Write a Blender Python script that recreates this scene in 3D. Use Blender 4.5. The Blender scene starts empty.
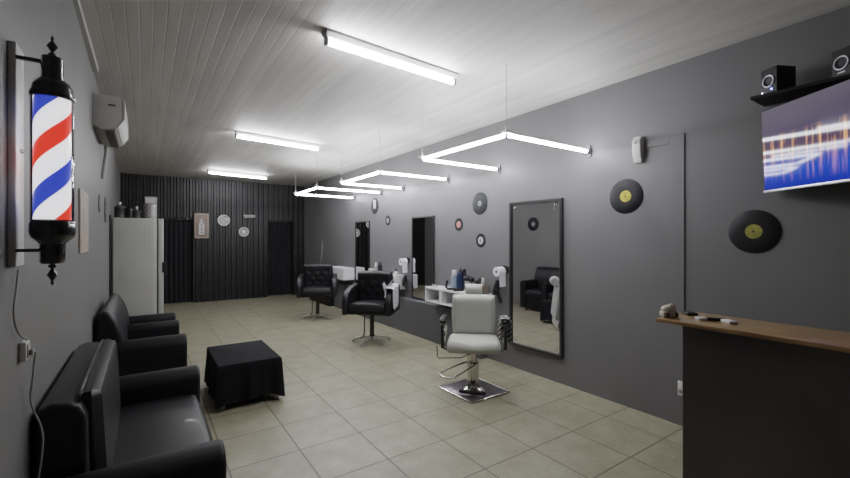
import bpy, bmesh, math, random
from mathutils import Matrix, Vector
random.seed(7)
PI = math.pi
sc = bpy.context.scene
COL = sc.collection
def R(d): return math.radians(d)
def T(x, y, z): return Matrix.Translation((x, y, z))
def RX(d): return Matrix.Rotation(R(d), 4, 'X')
def RY(d): return Matrix.Rotation(R(d), 4, 'Y')
def RZ(d): return Matrix.Rotation(R(d), 4, 'Z')

# ------------------------------------------------------------------ materials
def newmat(name):
    m = bpy.data.materials.new(name); m.use_nodes = True
    nt = m.node_tree
    return m, nt, nt.nodes['Principled BSDF']
def mat(name, col, rough=.5, metal=0., coat=0., var=.12, vscale=8., bump=0., bscale=60., spec=.5):
    m, nt, b = newmat(name)
    N, L = nt.nodes, nt.links
    tc = N.new('ShaderNodeTexCoord')
    nz = N.new('ShaderNodeTexNoise'); nz.inputs['Scale'].default_value = vscale; nz.inputs['Detail'].default_value = 4
    L.new(tc.outputs['Object'], nz.inputs['Vector'])
    rp = N.new('ShaderNodeValToRGB')
    c = Vector(col)
    rp.color_ramp.elements[0].position = .3; rp.color_ramp.elements[1].position = .7
    rp.color_ramp.elements[0].color = (*(c * (1 - var)), 1)
    rp.color_ramp.elements[1].color = (*[min(1, v) for v in c * (1 + var)], 1)
    L.new(nz.outputs['Fac'], rp.inputs['Fac'])
    L.new(rp.outputs['Color'], b.inputs['Base Color'])
    b.inputs['Roughness'].default_value = rough
    b.inputs['Metallic'].default_value = metal
    b.inputs['Coat Weight'].default_value = coat
    b.inputs['Specular IOR Level'].default_value = spec
    if bump:
        n2 = N.new('ShaderNodeTexNoise'); n2.inputs['Scale'].default_value = bscale
        L.new(tc.outputs['Object'], n2.inputs['Vector'])
        bp = N.new('ShaderNodeBump'); bp.inputs['Strength'].default_value = bump; bp.inputs['Distance'].default_value = .01
        L.new(n2.outputs['Fac'], bp.inputs['Height']); L.new(bp.outputs['Normal'], b.inputs['Normal'])
    return m
def emit(name, col, s):
    m, nt, b = newmat(name)
    b.inputs['Base Color'].default_value = (*col, 1)
    b.inputs['Emission Color'].default_value = (*col, 1)
    b.inputs['Emission Strength'].default_value = s
    return m
def node(nt, t, **k):
    n = nt.nodes.new(t)
    for a, v in k.items(): setattr(n, a, v)
    return n
def mth(nt, op, a, b=None):
    n = node(nt, 'ShaderNodeMath', operation=op)
    for i, v in enumerate((a, b)):
        if v is None: continue
        if isinstance(v, (int, float)): n.inputs[i].default_value = v
        else: nt.links.new(v, n.inputs[i])
    return n.outputs[0]
def mixc(nt, f, a, b, bt='MIX'):
    n = node(nt, 'ShaderNodeMix', data_type='RGBA', blend_type=bt)
    for i, v in ((0, f), (6, a), (7, b)):
        if isinstance(v, (int, float)): n.inputs[i].default_value = v
        elif isinstance(v, tuple): n.inputs[i].default_value = (*v, 1)
        else: nt.links.new(v, n.inputs[i])
    return n.outputs[2]
def pos(nt):
    g = node(nt, 'ShaderNodeNewGeometry'); s = node(nt, 'ShaderNodeSeparateXYZ')
    nt.links.new(g.outputs['Position'], s.inputs[0]); return g.outputs['Position'], s.outputs
def objc(nt):
    g = node(nt, 'ShaderNodeTexCoord'); s = node(nt, 'ShaderNodeSeparateXYZ')
    nt.links.new(g.outputs['Object'], s.inputs[0]); return g.outputs['Object'], s.outputs
def noise(nt, vec, scale, detail=3, stretch=None):
    if stretch:
        mp = node(nt, 'ShaderNodeMapping'); mp.inputs['Scale'].default_value = stretch
        nt.links.new(vec, mp.inputs[0]); vec = mp.outputs[0]
    n = node(nt, 'ShaderNodeTexNoise'); n.inputs['Scale'].default_value = scale; n.inputs['Detail'].default_value = detail
    nt.links.new(vec, n.inputs['Vector']); return n.outputs['Fac']
def ramp(nt, f, stops):
    n = node(nt, 'ShaderNodeValToRGB')
    e = n.color_ramp.elements
    while len(e) < len(stops): e.new(.5)
    for q, (p, c) in zip(e, stops): q.position = p; q.color = (*c, 1)
    nt.links.new(f, n.inputs[0]); return n.outputs[0]
def setbump(nt, b, h, strength=.3, dist=.01):
    bp = node(nt, 'ShaderNodeBump'); bp.inputs['Strength'].default_value = strength; bp.inputs['Distance'].default_value = dist
    nt.links.new(h, bp.inputs['Height']); nt.links.new(bp.outputs['Normal'], b.inputs['Normal'])

def floor_mat():
    m, nt, b = newmat('beige_floor_tiles')
    P, s = pos(nt)
    S = .4515
    fx = mth(nt, 'FRACT', mth(nt, 'DIVIDE', mth(nt, 'ADD', s[0], -.433 + 9.03), S))
    fy = mth(nt, 'FRACT', mth(nt, 'DIVIDE', mth(nt, 'ADD', s[1], -.123 + 9.03), S))
    ex = mth(nt, 'MINIMUM', fx, mth(nt, 'SUBTRACT', 1., fx))
    ey = mth(nt, 'MINIMUM', fy, mth(nt, 'SUBTRACT', 1., fy))
    e = mth(nt, 'MINIMUM', ex, ey)
    g = mth(nt, 'LESS_THAN', e, .0105)
    ix = mth(nt, 'FLOOR', mth(nt, 'DIVIDE', mth(nt, 'ADD', s[0], -.433 + 9.03), S))
    iy = mth(nt, 'FLOOR', mth(nt, 'DIVIDE', mth(nt, 'ADD', s[1], -.123 + 9.03), S))
    cb = node(nt, 'ShaderNodeCombineXYZ'); nt.links.new(ix, cb.inputs[0]); nt.links.new(iy, cb.inputs[1])
    wn = node(nt, 'ShaderNodeTexWhiteNoise'); nt.links.new(cb.outputs[0], wn.inputs[0])
    c1 = ramp(nt, noise(nt, P, 5, 6), [(.3, (.25, .226, .155)), (.7, (.34, .312, .225))])
    c2 = ramp(nt, noise(nt, P, 14, 4, (1, 5, 1)), [(.35, (.82, .82, .82)), (.65, (1, 1, 1))])
    c = mixc(nt, 1., c1, c2, 'MULTIPLY')
    tint = ramp(nt, wn.outputs[0], [(0, (.93, .93, .92)), (1, (1, 1, 1))])
    c = mixc(nt, 1., c, tint, 'MULTIPLY')
    c = mixc(nt, g, c, (.085, .07, .05))
    nt.links.new(c, b.inputs['Base Color'])
    b.inputs['Roughness'].default_value = .42
    hh = mth(nt, 'MINIMUM', mth(nt, 'MULTIPLY', e, 60.), 1.)
    setbump(nt, b, hh, .5, .003)
    return m
def ceil_mat():
    m, nt, b = newmat('painted_plank_ceiling')
    P, s = pos(nt)
    W = .072
    q = mth(nt, 'DIVIDE', mth(nt, 'ADD', s[0], 5.), W)
    f = mth(nt, 'FRACT', q)
    e = mth(nt, 'MINIMUM', f, mth(nt, 'SUBTRACT', 1., f))
    i = mth(nt, 'FLOOR', q)
    cb = node(nt, 'ShaderNodeCombineXYZ'); nt.links.new(i, cb.inputs[0])
    wn = node(nt, 'ShaderNodeTexWhiteNoise'); nt.links.new(cb.outputs[0], wn.inputs[0])
    base = ramp(nt, noise(nt, P, 2.2, 5, (6, .5, 1)), [(.3, (.45, .435, .41)), (.7, (.54, .525, .495))])
    tint = ramp(nt, wn.outputs[0], [(0, (.86, .86, .86)), (1, (1, 1, 1))])
    c = mixc(nt, 1., base, tint, 'MULTIPLY')
    worn = ramp(nt, noise(nt, P, 3.5, 3, (3, .35, 1)), [(.45, (0, 0, 0)), (.62, (1, 1, 1))])
    gl = mth(nt, 'LESS_THAN', e, .035)
    gl = mth(nt, 'MULTIPLY', gl, mth(nt, 'MULTIPLY', mth(nt, 'ADD', mth(nt, 'MULTIPLY', worn, .75), .08), mth(nt, 'POWER', wn.outputs[0], 1.3)))
    # joints painted over towards the right-hand side of the room
    left = mth(nt, 'MINIMUM', mth(nt, 'MAXIMUM', mth(nt, 'SUBTRACT', 1.9, s[0]), .06), 1.)
    gl = mth(nt, 'MULTIPLY', gl, left)
    c = mixc(nt, gl, c, (.075, .07, .065))
    nt.links.new(c, b.inputs['Base Color'])
    b.inputs['Roughness'].default_value = .6
    hh = mth(nt, 'MULTIPLY', mth(nt, 'MINIMUM', mth(nt, 'MULTIPLY', e, 12.), 1.), left)
    hh = mth(nt, 'ADD', hh, mth(nt, 'MULTIPLY', noise(nt, P, 25, 3, (1, .4, 1)), .35))
    setbump(nt, b, hh, .22, .004)
    return m
def wall_mat(name, col, top=None):
    m, nt, b = newmat(name)
    P, s = pos(nt)
    c = Vector(col)
    cc = ramp(nt, noise(nt, P, 1.3, 5), [(.3, tuple(c * .93)), (.7, tuple(c * 1.06))])
    nt.links.new(cc, b.inputs['Base Color'])
    b.inputs['Roughness'].default_value = .5
    setbump(nt, b, noise(nt, P, 30, 4), .18, .004)
    return m
def wood_mat():
    m, nt, b = newmat('varnished_wood')
    P, s = pos(nt)
    f = noise(nt, P, 6, 5, (14, 1, 14))
    c = ramp(nt, f, [(.25, (.14, .075, .026)), (.5, (.26, .155, .06)), (.75, (.36, .23, .10))])
    nt.links.new(c, b.inputs['Base Color']); b.inputs['Roughness'].default_value = .28
    b.inputs['Coat Weight'].default_value = .3
    return m
def stripe_mat():
    m, nt, b = newmat('barber_stripes')
    P, s = objc(nt)
    a = mth(nt, 'ARCTAN2', s[1], s[0])
    u = mth(nt, 'SUBTRACT', mth(nt, 'DIVIDE', s[2], .29), mth(nt, 'DIVIDE', a, 2 * PI))
    u = mth(nt, 'FRACT', mth(nt, 'ADD', u, 5.0 + STRIPE_PHASE))
    n = node(nt, 'ShaderNodeValToRGB'); n.color_ramp.interpolation = 'CONSTANT'
    e = n.color_ramp.elements
    cols = [(0, (.9, .9, .93)), (.27, (.025, .045, .38)), (.5, (.9, .9, .93)), (.77, (.75, .035, .02))]
    while len(e) < 4: e.new(.5)
    for q, (p, c) in zip(e, cols): q.position = p; q.color = (*c, 1)
    nt.links.new(u, n.inputs[0])
    nt.links.new(n.outputs[0], b.inputs['Base Color'])
    nt.links.new(n.outputs[0], b.inputs['Emission Color'])
    b.inputs['Emission Strength'].default_value = .85
    b.inputs['Roughness'].default_value = .4
    return m
STRIPE_PHASE = 0.09
def glass_mat():
    m, nt, b = newmat('clear_tube_glass')
    N, L = nt.nodes, nt.links
    tr = N.new('ShaderNodeBsdfTransparent'); tr.inputs[0].default_value = (.95, .96, .97, 1)
    gl = N.new('ShaderNodeBsdfGlossy'); gl.inputs['Roughness'].default_value = .03
    fr = N.new('ShaderNodeFresnel'); fr.inputs[0].default_value = 1.5
    mx = N.new('ShaderNodeMixShader')
    L.new(fr.outputs[0], mx.inputs[0]); L.new(tr.outputs[0], mx.inputs[1]); L.new(gl.outputs[0], mx.inputs[2])
    L.new(mx.outputs[0], N['Material Output'].inputs[0])
    return m
def tv_mat():
    m, nt, b = newmat('skyline_screen')
    P, s = objc(nt)      # local: x across (-.475..475), z up (-.265...265)
    z = mth(nt, 'DIVIDE', mth(nt, 'ADD', s[2], .265), .53)
    sky = ramp(nt, z, [(0., (.006, .022, .30)), (.2, (.010, .05, .48)), (.36, (.02, .04, .30)), (.44, (.06, .028, .06)),
                       (.62, (.04, .03, .07)), (.8, (.055, .045, .075)), (1., (.07, .06, .085))])
    st = noise(nt, P, 9, 4, (3.2, 1, .22))
    warm = ramp(nt, st, [(.50, (0, 0, 0)), (.66, (.95, .42, .12)), (.78, (1, .75, .45))])
    band = ramp(nt, z, [(.06, (0, 0, 0)), (.3, (.45, .45, .45)), (.42, (1, 1, 1)), (.56, (.75, .75, .75)), (.68, (0, 0, 0))])
    w = mixc(nt, 1., warm, band, 'MULTIPLY')
    c = mixc(nt, 1., sky, w, 'ADD')
    nt.links.new(c, b.inputs['Emission Color']); b.inputs['Emission Strength'].default_value = .8
    b.inputs['Base Color'].default_value = (.01, .01, .012, 1); b.inputs['Roughness'].default_value = .05
    b.inputs['Specular IOR Level'].default_value = .17
    return m
def record_mat():
    m, nt, b = newmat('grooved_vinyl')
    P, s = objc(nt)
    r = mth(nt, 'SQRT', mth(nt, 'ADD', mth(nt, 'POWER', s[0], 2.), mth(nt, 'POWER', s[1], 2.)))
    w = mth(nt, 'SINE', mth(nt, 'MULTIPLY', r, 1400.))
    b.inputs['Base Color'].default_value = (.008, .007, .009, 1); b.inputs['Roughness'].default_value = .5; b.inputs['Specular IOR Level'].default_value = .25
    setbump(nt, b, w, .12, .001)
    return m
def cloth_stripe_mat():
    m, nt, b = newmat('striped_towel_cloth')
    P, s = objc(nt)
    f = mth(nt, 'FRACT', mth(nt, 'MULTIPLY', mth(nt, 'ADD', s[2], mth(nt, 'MULTIPLY', s[1], .6)), 22.))
    c = ramp(nt, f, [(.45, (.03, .03, .03)), (.6, (.35, .34, .32))])
    nt.links.new(c, b.inputs['Base Color']); b.inputs['Roughness'].default_value = .9
    return m

M = {}
M['floor'] = floor_mat(); M['ceiling'] = ceil_mat()
M['wall'] = wall_mat('grey_wall_paint', (.132, .129, .131))
M['wall_left'] = wall_mat('pale_grey_wall_paint', (.150, .145, .142))
M['plinth'] = wall_mat('dark_grey_plinth_paint', (.085, .085, .092))
M['corrugated'] = mat('dark_corrugated_metal', (.0075, .0064, .0068), .42, 0, 0, .3, 3, .15, 40, .35)
M['void'] = mat('unlit_black', (.004, .004, .006), .9)
M['curtain'] = mat('black_curtain_cloth', (.006, .006, .009), .9, 0, 0, .2, 20)
M['leather'] = mat('black_leather', (.0055, .0045, .0065), .46, 0, .03, .2, 10, .12, 160, .35)
M['leather_dark'] = mat('black_leather_sides', (.004, .0035, .0055), .55, 0, 0, .2, 10, .1, 120, .28)
M['white_leather'] = mat('white_leather', (.47, .475, .435), .5, 0, .05, .04, 6, .06, 120)
M['chrome'] = mat('polished_chrome', (.62, .60, .57), .14, 1, 0, .04, 10)
M['chrome_soft'] = mat('brushed_chrome', (.72, .70, .66), .3, 1, 0, .04, 10)
M['steel_plate'] = mat('scuffed_steel_plate', (.42, .38, .42), .3, 1, 0, .15, 10)
M['black_metal'] = mat('black_metal', (.012, .012, .013), .35, 0, .2)
M['black_plastic'] = mat('black_plastic', (.008, .008, .009), .55, spec=.3)
M['black_gloss'] = mat('black_gloss_enamel', (.007, .007, .008), .18, 0, .5)
M['white_plastic'] = mat('white_plastic', (.62, .61, .59), .4, var=.04)
M['cream_plastic'] = mat('aged_white_plastic', (.36, .35, .325), .45, var=.05)
M['white_board'] = mat('white_laminate', (.62, .62, .63), .4, var=.03)
M['white_enamel'] = mat('white_enamel', (.40, .40, .375), .35, var=.05, vscale=3)
M['grey_metal'] = mat('grey_painted_metal', (.22, .22, .23), .45)
M['fixture'] = mat('white_fixture_metal', (.5, .5, .5), .4, var=.03)
M['tube'] = emit('glowing_tube', (.93, .95, 1.0), 42.)
M['tube_ceiling'] = emit('glowing_batten_tube', (.96, .96, 1.0), 66.)
M['stripes'] = stripe_mat(); M['glass'] = glass_mat()
M['wood'] = wood_mat()
M['counter'] = mat('dark_glossy_panel', (.085, .070, .074), .32, 0, .1, .25, 2)
M['cloth_black'] = mat('black_tablecloth', (.0045, .004, .0065), .85, 0, 0, .2, 14, .2, 300, .2)
M['wood_dark'] = mat('dark_stained_wood', (.05, .035, .025), .5)
m_, nt_, b_ = newmat('mirror_silver'); b_.inputs['Base Color'].default_value = (.74, .74, .76, 1); b_.inputs['Metallic'].default_value = 1; b_.inputs['Roughness'].default_value = .015
M['mirror'] = m_
M['vinyl'] = record_mat()
M['vinyl_grey'] = mat('worn_grey_vinyl', (.032, .034, .038), .55, var=.3, vscale=20, spec=.15)
M['yellow_label'] = mat('yellow_paper_label', (.50, .42, .05), .6, var=.35, vscale=30)
M['olive_label'] = mat('olive_paper_label', (.22, .21, .03), .6, var=.3, vscale=40)
M['pale_ring'] = mat('pale_ring_paper', (.42, .42, .44), .6)
M['red_label'] = mat('pinkish_red_label', (.50, .20, .17), .6, var=.3, vscale=60)
M['white_label'] = mat('white_paper_label', (.55, .55, .57), .6, var=.06)
M['grey_label'] = mat('grey_paper_label', (.22, .22, .24), .6)
M['paper'] = mat('white_tissue', (.72, .72, .74), .9, var=.03)
M['towel_white'] = mat('white_towel', (.50, .50, .53), .95, 0, 0, .12, 25, .4, 200)
M['towel_stripe'] = cloth_stripe_mat()
M['blue_dark'] = mat('dark_blue_plastic', (.010, .022, .062), .3)
M['blue_pale'] = mat('pale_blue_plastic', (.28, .35, .45), .35)
M['cardboard'] = mat('brown_cardboard', (.21, .17, .13), .8)
M['beige'] = mat('beige_board', (.36, .30, .245), .7)
M['pot'] = mat('dull_cooking_metal', (.10, .095, .09), .3, .7, 0, .4, 12)
M['tin'] = mat('patterned_tin', (.30, .28, .27), .4, .2, 0, .6, 40)
M['plaque'] = mat('brown_plaque', (.21, .15, .125), .55, var=.25, vscale=12)
M['tv'] = tv_mat(); M['silver'] = mat('silver_plastic', (.5, .5, .53), .3, .5)
M['led_blue'] = emit('blue_led', (.2, .25, 1.), 6.); M['led_white'] = emit('white_led', (.9, .9, 1.), 4.)
M['ivory'] = mat('ivory_resin', (.52, .46, .36), .5)
M['brown'] = mat('dark_brown_resin', (.06, .03, .015), .5)
M['cable_white'] = mat('dirty_white_cable', (.32, .31, .29), .5)
M['ac_dark'] = mat('dark_vent', (.05, .05, .05), .6)

# ------------------------------------------------------------------ mesh helpers
class MB:
    def __init__(s, mtx=None): s.bm = bmesh.new(); s.m = mtx or Matrix()
    def _fin(s, verts, mt=None):
        mm = s.m @ (mt or Matrix())
        bmesh.ops.transform(s.bm, matrix=mm, verts=list(verts)); return s
    def box(s, x0, x1, y0, y1, z0, z1, bev=.0, seg=3, mt=None):
        tb = bmesh.new()
        bmesh.ops.create_cube(tb, size=1)
        for v in tb.verts:
            v.co = Vector(((x0 + x1) / 2 + v.co.x * (x1 - x0), (y0 + y1) / 2 + v.co.y * (y1 - y0), (z0 + z1) / 2 + v.co.z * (z1 - z0)))
        if bev: bmesh.ops.bevel(tb, geom=list(tb.edges), offset=bev, segments=seg, profile=.5, affect='EDGES')
        return s._merge(tb, mt)
    def _merge(s, tb, mt=None):
        mm = s.m @ (mt or Matrix())
        bmesh.ops.transform(tb, matrix=mm, verts=list(tb.verts))
        bmesh.ops.recalc_face_normals(tb, faces=list(tb.faces))
        me = bpy.data.meshes.new('tmp'); tb.to_mesh(me); tb.free()
        s.bm.from_mesh(me); bpy.data.meshes.remove(me)
        return s
    def lathe(s, prof, n=28, mt=None, cap=True):
        tb = bmesh.new(); rings = []
        for r, z in prof:
            if r < 1e-5: rings.append([tb.verts.new((0, 0, z))])
            else: rings.append([tb.verts.new((r * math.cos(2 * PI * i / n), r * math.sin(2 * PI * i / n), z)) for i in range(n)])
        for a, b in zip(rings, rings[1:]):
            for i in range(n):
                j = (i + 1) % n
                if len(a) == 1 and len(b) == 1: continue
                if len(a) == 1: tb.faces.new((a[0], b[i], b[j]))
                elif len(b) == 1: tb.faces.new((a[i], a[j], b[0]))
                else: tb.faces.new((a[i], a[j], b[j], b[i]))
        if cap:
            for q in (rings[0], rings[-1]):
                if len(q) > 2: tb.faces.new(q)
        return s._merge(tb, mt)
    def cyl(s, a, b, r, n=16, r2=None):
        a, b = Vector(a), Vector(b); d = b - a
        q = d.to_track_quat('Z', 'Y').to_matrix().to_4x4()
        return s.lathe([(r, 0), (r if r2 is None else r2, d.length)], n, T(*a) @ q)
    def tube(s, pts, r, n=10, closed=False, smooth=0):
        P = [Vector(p) for p in pts]
        for _ in range(smooth):
            Q = []
            rng = range(len(P)) if closed else range(len(P) - 1)
            if not closed: Q.append(P[0])
            for i in rng:
                u, v = P[i], P[(i + 1) % len(P)]
                Q += [u * .75 + v * .25, u * .25 + v * .75]
            if not closed: Q.append(P[-1])
            P = Q
        tb = bmesh.new(); rings = []; up = None
        for i, p in enumerate(P):
            if closed: d = P[(i + 1) % len(P)] - P[i - 1]
            else: d = P[min(i + 1, len(P) - 1)] - P[max(i - 1, 0)]
            d.normalize()
            if up is None:
                up = Vector((0, 0, 1)) if abs(d.z) < .9 else Vector((1, 0, 0))
            x = d.cross(up).normalized(); up = x.cross(d).normalized()
            rr = r[i] if isinstance(r, (list, tuple)) and len(r) == len(P) else (r if not isinstance(r, (list, tuple)) else r[0])
            rings.append([tb.verts.new(p + x * rr * math.cos(2 * PI * k / n) + up * rr * math.sin(2 * PI * k / n)) for k in range(n)])
        pr = list(zip(rings, rings[1:])) + ([(rings[-1], rings[0])] if closed else [])
        for a, b in pr:
            for i in range(n): tb.faces.new((a[i], a[(i + 1) % n], b[(i + 1) % n], b[i]))
        if not closed: tb.faces.new(rings[0]); tb.faces.new(rings[-1])
        return s._merge(tb)
    def prism(s, pts, a, b, axis='x', bev=0., seg=3, mt=None):
        tb = bmesh.new()
        def mk(t, p):
            return {'x': (t, p[0], p[1]), 'y': (p[0], t, p[1]), 'z': (p[0], p[1], t)}[axis]
        A = [tb.verts.new(mk(a, p)) for p in pts]; B = [tb.verts.new(mk(b, p)) for p in pts]
        tb.faces.new(A); tb.faces.new(B)
        n = len(pts)
        for i in range(n): tb.faces.new((A[i], A[(i + 1) % n], B[(i + 1) % n], B[i]))
        bmesh.ops.recalc_face_normals(tb, faces=list(tb.faces))
        if bev:
            fs = [f for f in tb.faces if len(f.verts) == n and n > 4 or (n == 4)]
            es = {e for f in tb.faces if len(f.verts) == n for e in f.edges} if n > 4 else set(tb.edges)
            bmesh.ops.bevel(tb, geom=list(es), offset=bev, segments=seg, profile=.5, affect='EDGES')
        return s._merge(tb, mt)
    def cushion(s, w, d, h, r, mt=None, n=18, dim=(), puff=0., dr=.035, dd=.02, rb=None):
        """closed pad: w (x) by d (y), thickness h (z), rounded edges, optional button dimples on the top"""
        tb = bmesh.new()
        def sp(i):
            t = -1 + 2 * i / n
            return .55 * t + .45 * math.sin(t * PI / 2)
        rb = r * .6 if rb is None else rb
        top, bot = [], []
        for i in range(n + 1):
            ra, rbm = [], []
            for j in range(n + 1):
                a, b = sp(i), sp(j)
                k = .10
                u = a * math.sqrt(1 - k * b * b) * w / 2; v = b * math.sqrt(1 - k * a * a) * d / 2
                e = min((1 - abs(a)) * w / 2, (1 - abs(b)) * d / 2)
                f = lambda q: 0 if e >= q else q - math.sqrt(max(0, q * q - (q - e) ** 2))
                z = h - f(r) + puff * (1 - a * a) * (1 - b * b)
                for (px, py) in dim: z -= dd * math.exp(-((u - px) ** 2 + (v - py) ** 2) / dr ** 2)
                ra.append(tb.verts.new((u, v, z))); rbm.append(tb.verts.new((u, v, f(rb))))
            top.append(ra); bot.append(rbm)
        for i in range(n):
            for j in range(n):
                tb.faces.new((top[i][j], top[i + 1][j], top[i + 1][j + 1], top[i][j + 1]))
                tb.faces.new((bot[i][j], bot[i][j + 1], bot[i + 1][j + 1], bot[i + 1][j]))
        for i in range(n):
            tb.faces.new((top[i][0], bot[i][0], bot[i + 1][0], top[i + 1][0]))
            tb.faces.new((top[i][n], top[i + 1][n], bot[i + 1][n], bot[i][n]))
            tb.faces.new((top[0][i], top[0][i + 1], bot[0][i + 1], bot[0][i]))
            tb.faces.new((top[n][i], bot[n][i], bot[n][i + 1], top[n][i + 1]))
        return s._merge(tb, mt)
    def ball(s, c, r, sc_=(1, 1, 1), n=16):
        tb = bmesh.new(); bmesh.ops.create_uvsphere(tb, u_segments=n, v_segments=n // 2 + 2, radius=r)
        return s._merge(tb, T(*c) @ Matrix.Diagonal((*sc_, 1)))
    def torus(s, R_, r, mt=None, n=28, k=10):
        tb = bmesh.new(); rg = []
        for i in range(n):
            a = 2 * PI * i / n
            rg.append([tb.verts.new(((R_ + r * math.cos(2 * PI * j / k)) * math.cos(a), (R_ + r * math.cos(2 * PI * j / k)) * math.sin(a), r * math.sin(2 * PI * j / k))) for j in range(k)])
        for i in range(n):
            for j in range(k):
                tb.faces.new((rg[i][j], rg[(i + 1) % n][j], rg[(i + 1) % n][(j + 1) % k], rg[i][(j + 1) % k]))
        return s._merge(tb, mt)
    def sheet(s, fn, nu, nv, th=.004):
        tb = bmesh.new()
        g = [[tb.verts.new(fn(i / nu, j / nv)) for j in range(nv + 1)] for i in range(nu + 1)]
        for i in range(nu):
            for j in range(nv): tb.faces.new((g[i][j], g[i + 1][j], g[i + 1][j + 1], g[i][j + 1]))
        bmesh.ops.recalc_face_normals(tb, faces=list(tb.faces))
        if th: bmesh.ops.solidify(tb, geom=list(tb.faces), thickness=th)
        return s._merge(tb)
    def build(s, name, m, parent=None, smooth=True, label=None, ang=38):
        me = bpy.data.meshes.new(name); s.bm.to_mesh(me); s.bm.free()
        if smooth:
            for p in me.polygons: p.use_smooth = True
            me.set_sharp_from_angle(angle=R(ang))
        me.materials.append(m)
        o = bpy.data.objects.new(name, me); COL.objects.link(o)
        if parent: o.parent = parent
        if label: o['label'] = label
        return o
def thing(name, label, cat, loc=(0, 0, 0), rz=0, group=None):
    o = bpy.data.objects.new(name, None); COL.objects.link(o)
    o.location = loc; o.rotation_euler = (0, 0, R(rz)); o.empty_display_size = .1
    o['label'] = label; o['category'] = cat
    if group: o['group'] = group
    return o
def tag(o, label, cat, group=None):
    o['label'] = label; o['category'] = cat
    if group: o['group'] = group
    return o
def struct(o): o['kind'] = 'structure'; return o
def dup(root, loc, label, rz=None, group=None):
    r = root.copy(); COL.objects.link(r); r.location = loc
    if rz is not None: r.rotation_euler = (0, 0, R(rz))
    r['label'] = label
    if group: r['group'] = group
    for ch in list(root.children):
        c = ch.copy(); COL.objects.link(c); c.parent = r
        for g in list(ch.children):
            d = g.copy(); COL.objects.link(d); d.parent = c
    return r

# ------------------------------------------------------------------ room shell
XR, XL, YB, YF, H = 3.48, -.345, 10.75, -2.2, 2.87
struct(MB().box(-.75, XR + .15, YF - .15, YB + .4, -.12, 0).build('floor', M['floor'], smooth=False))
struct(MB().box(-.75, XR + .15, YF - .15, YB + .4, H, H + .12).build('ceiling', M['ceiling'], smooth=False))
struct(MB().box(XR, XR + .15, YF, YB + .3, 0, H).build('wall_right', M['wall'], smooth=False))
struct(MB().prism([(XL, YF), (XL, 3.2), (-.452, YB + .3), (-.65, YB + .3), (-.65, YF)], 0, H, 'z').build('wall_left', M['wall_left'], smooth=False))
struct(MB().box(-.6, XR + .15, YF - .15, YF, 0, H).build('wall_front', M['wall'], smooth=False))
# corrugated sheet wall at the back, with two curtained doorways
D1, D2, DH = (.20, .90), (2.55, 3.18), 1.95
mb = MB()
def ridges(x0, x1, z0, z1):
    p = .125; tb = bmesh.new(); pts = []
    x = x0
    prof = [(0, 0), (.04, 0), (.056, -.03), (.105, -.03)]
    k0 = math.floor((x0 + .6) / p)
    raw = []
    for k in range(k0, int((x1 + .6) / p) + 2):
        for dx, dy in prof: raw.append((-.6 + k * p + dx, dy))
    pts = [(min(max(a, x0), x1), b) for a, b in raw if x0 - .03 < a < x1 + .03]
    V0 = [tb.verts.new((a, YB + .035 + b, z0)) for a, b in pts]; V1 = [tb.verts.new((a, YB + .035 + b, z1)) for a, b in pts]
    for i in range(len(pts) - 1): tb.faces.new((V0[i], V0[i + 1], V1[i + 1], V1[i]))
    mb._merge(tb)
ridges(-.6, D1[0], 0, DH); ridges(D1[1], D2[0], 0, DH); ridges(D2[1], XR, 0, DH); ridges(-.6, XR, DH, H)
for a, b, z0, z1 in ((-.6, D1[0], 0, DH), (D1[1], D2[0], 0, DH), (D2[1], XR, 0, DH), (-.6, XR, DH, H)):
    mb.box(a, b, YB + .055, YB + .12, z0, z1)
struct(mb.build('wall_back', M['corrugated'], smooth=False))
struct(MB().box(-.75, XR + .15, YB + .38, YB + .4, 0, H).build('wall_beyond', M['void'], smooth=False))
# painted trims
struct(MB().box(XR - .010, XR, 1.478, 1.585, .0, 2.30, .003, 2).build('trim_1', M['wall'], smooth=False))
struct(MB().box(XR - .008, XR, 1.585, 1.79, 2.235, 2.30, .003, 2).build('trim_2', M['wall'], smooth=False))
struct(MB().box(-.40, -.318, YF, 4.25, H - .045, H, .006, 2).build('trim_3', M['cream_plastic'], smooth=False))
# low plinth along the right wall behind the stations
struct(MB().box(3.37, XR, 3.72, 8.42, 0, .53, .006, 2).build('plinth_right', M['plinth'], smooth=False))
c = thing('low_cabinet', 'low black cabinet in the far right corner, against the wall behind the farthest chair', 'cabinet', (3.37, 9.1, 0))
MB().box(-.09, .10, -.62, .62, 0, .55, .008).build('carcass', M['black_plastic'], c)
MB().box(-.106, -.09, -.60, -.01, .04, .53, .004).build('door', M['black_plastic'], c)
MB().box(-.106, -.09, .01, .60, .04, .53, .004).build('door', M['black_plastic'], c)

# curtained doorways
def curtain(x0, x1, label, nm):
    t = thing('curtain', label, 'curtain', ((x0 + x1) / 2, YB + .16, 0))
    w = (x1 - x0) / 2
    def f(u, v): return (-w + 2 * w * u, .022 * math.sin(u * 46 + math.sin(v * 3) * .6) , .015 + v * (DH - .05))
    MB().sheet(f, 90, 8, .004).build('cloth', M['curtain'], t)
    MB().cyl((-w - .03, 0, DH - .02), (w + .03, 0, DH - .02), .011, 10).build('rod', M['chrome'], t)
    return t
curtain(D1[0], D1[1], 'black curtain hanging in the back doorway beside the white fridge', 1)
curtain(D2[0], D2[1], 'black curtain in the back doorway near the right corner', 2)
o = MB().cyl((3.215, YB - .03, .62), (3.215, YB - .03, 1.20), .012, 10).box(3.205, 3.225, YB - .03, YB + .02, .68, .70).box(3.205, 3.225, YB - .03, YB + .02, 1.12, 1.14).build('door_handle', M['chrome'])
tag(o, 'long vertical chrome pull handle at the right edge of the far right doorway', 'handle')

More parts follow.
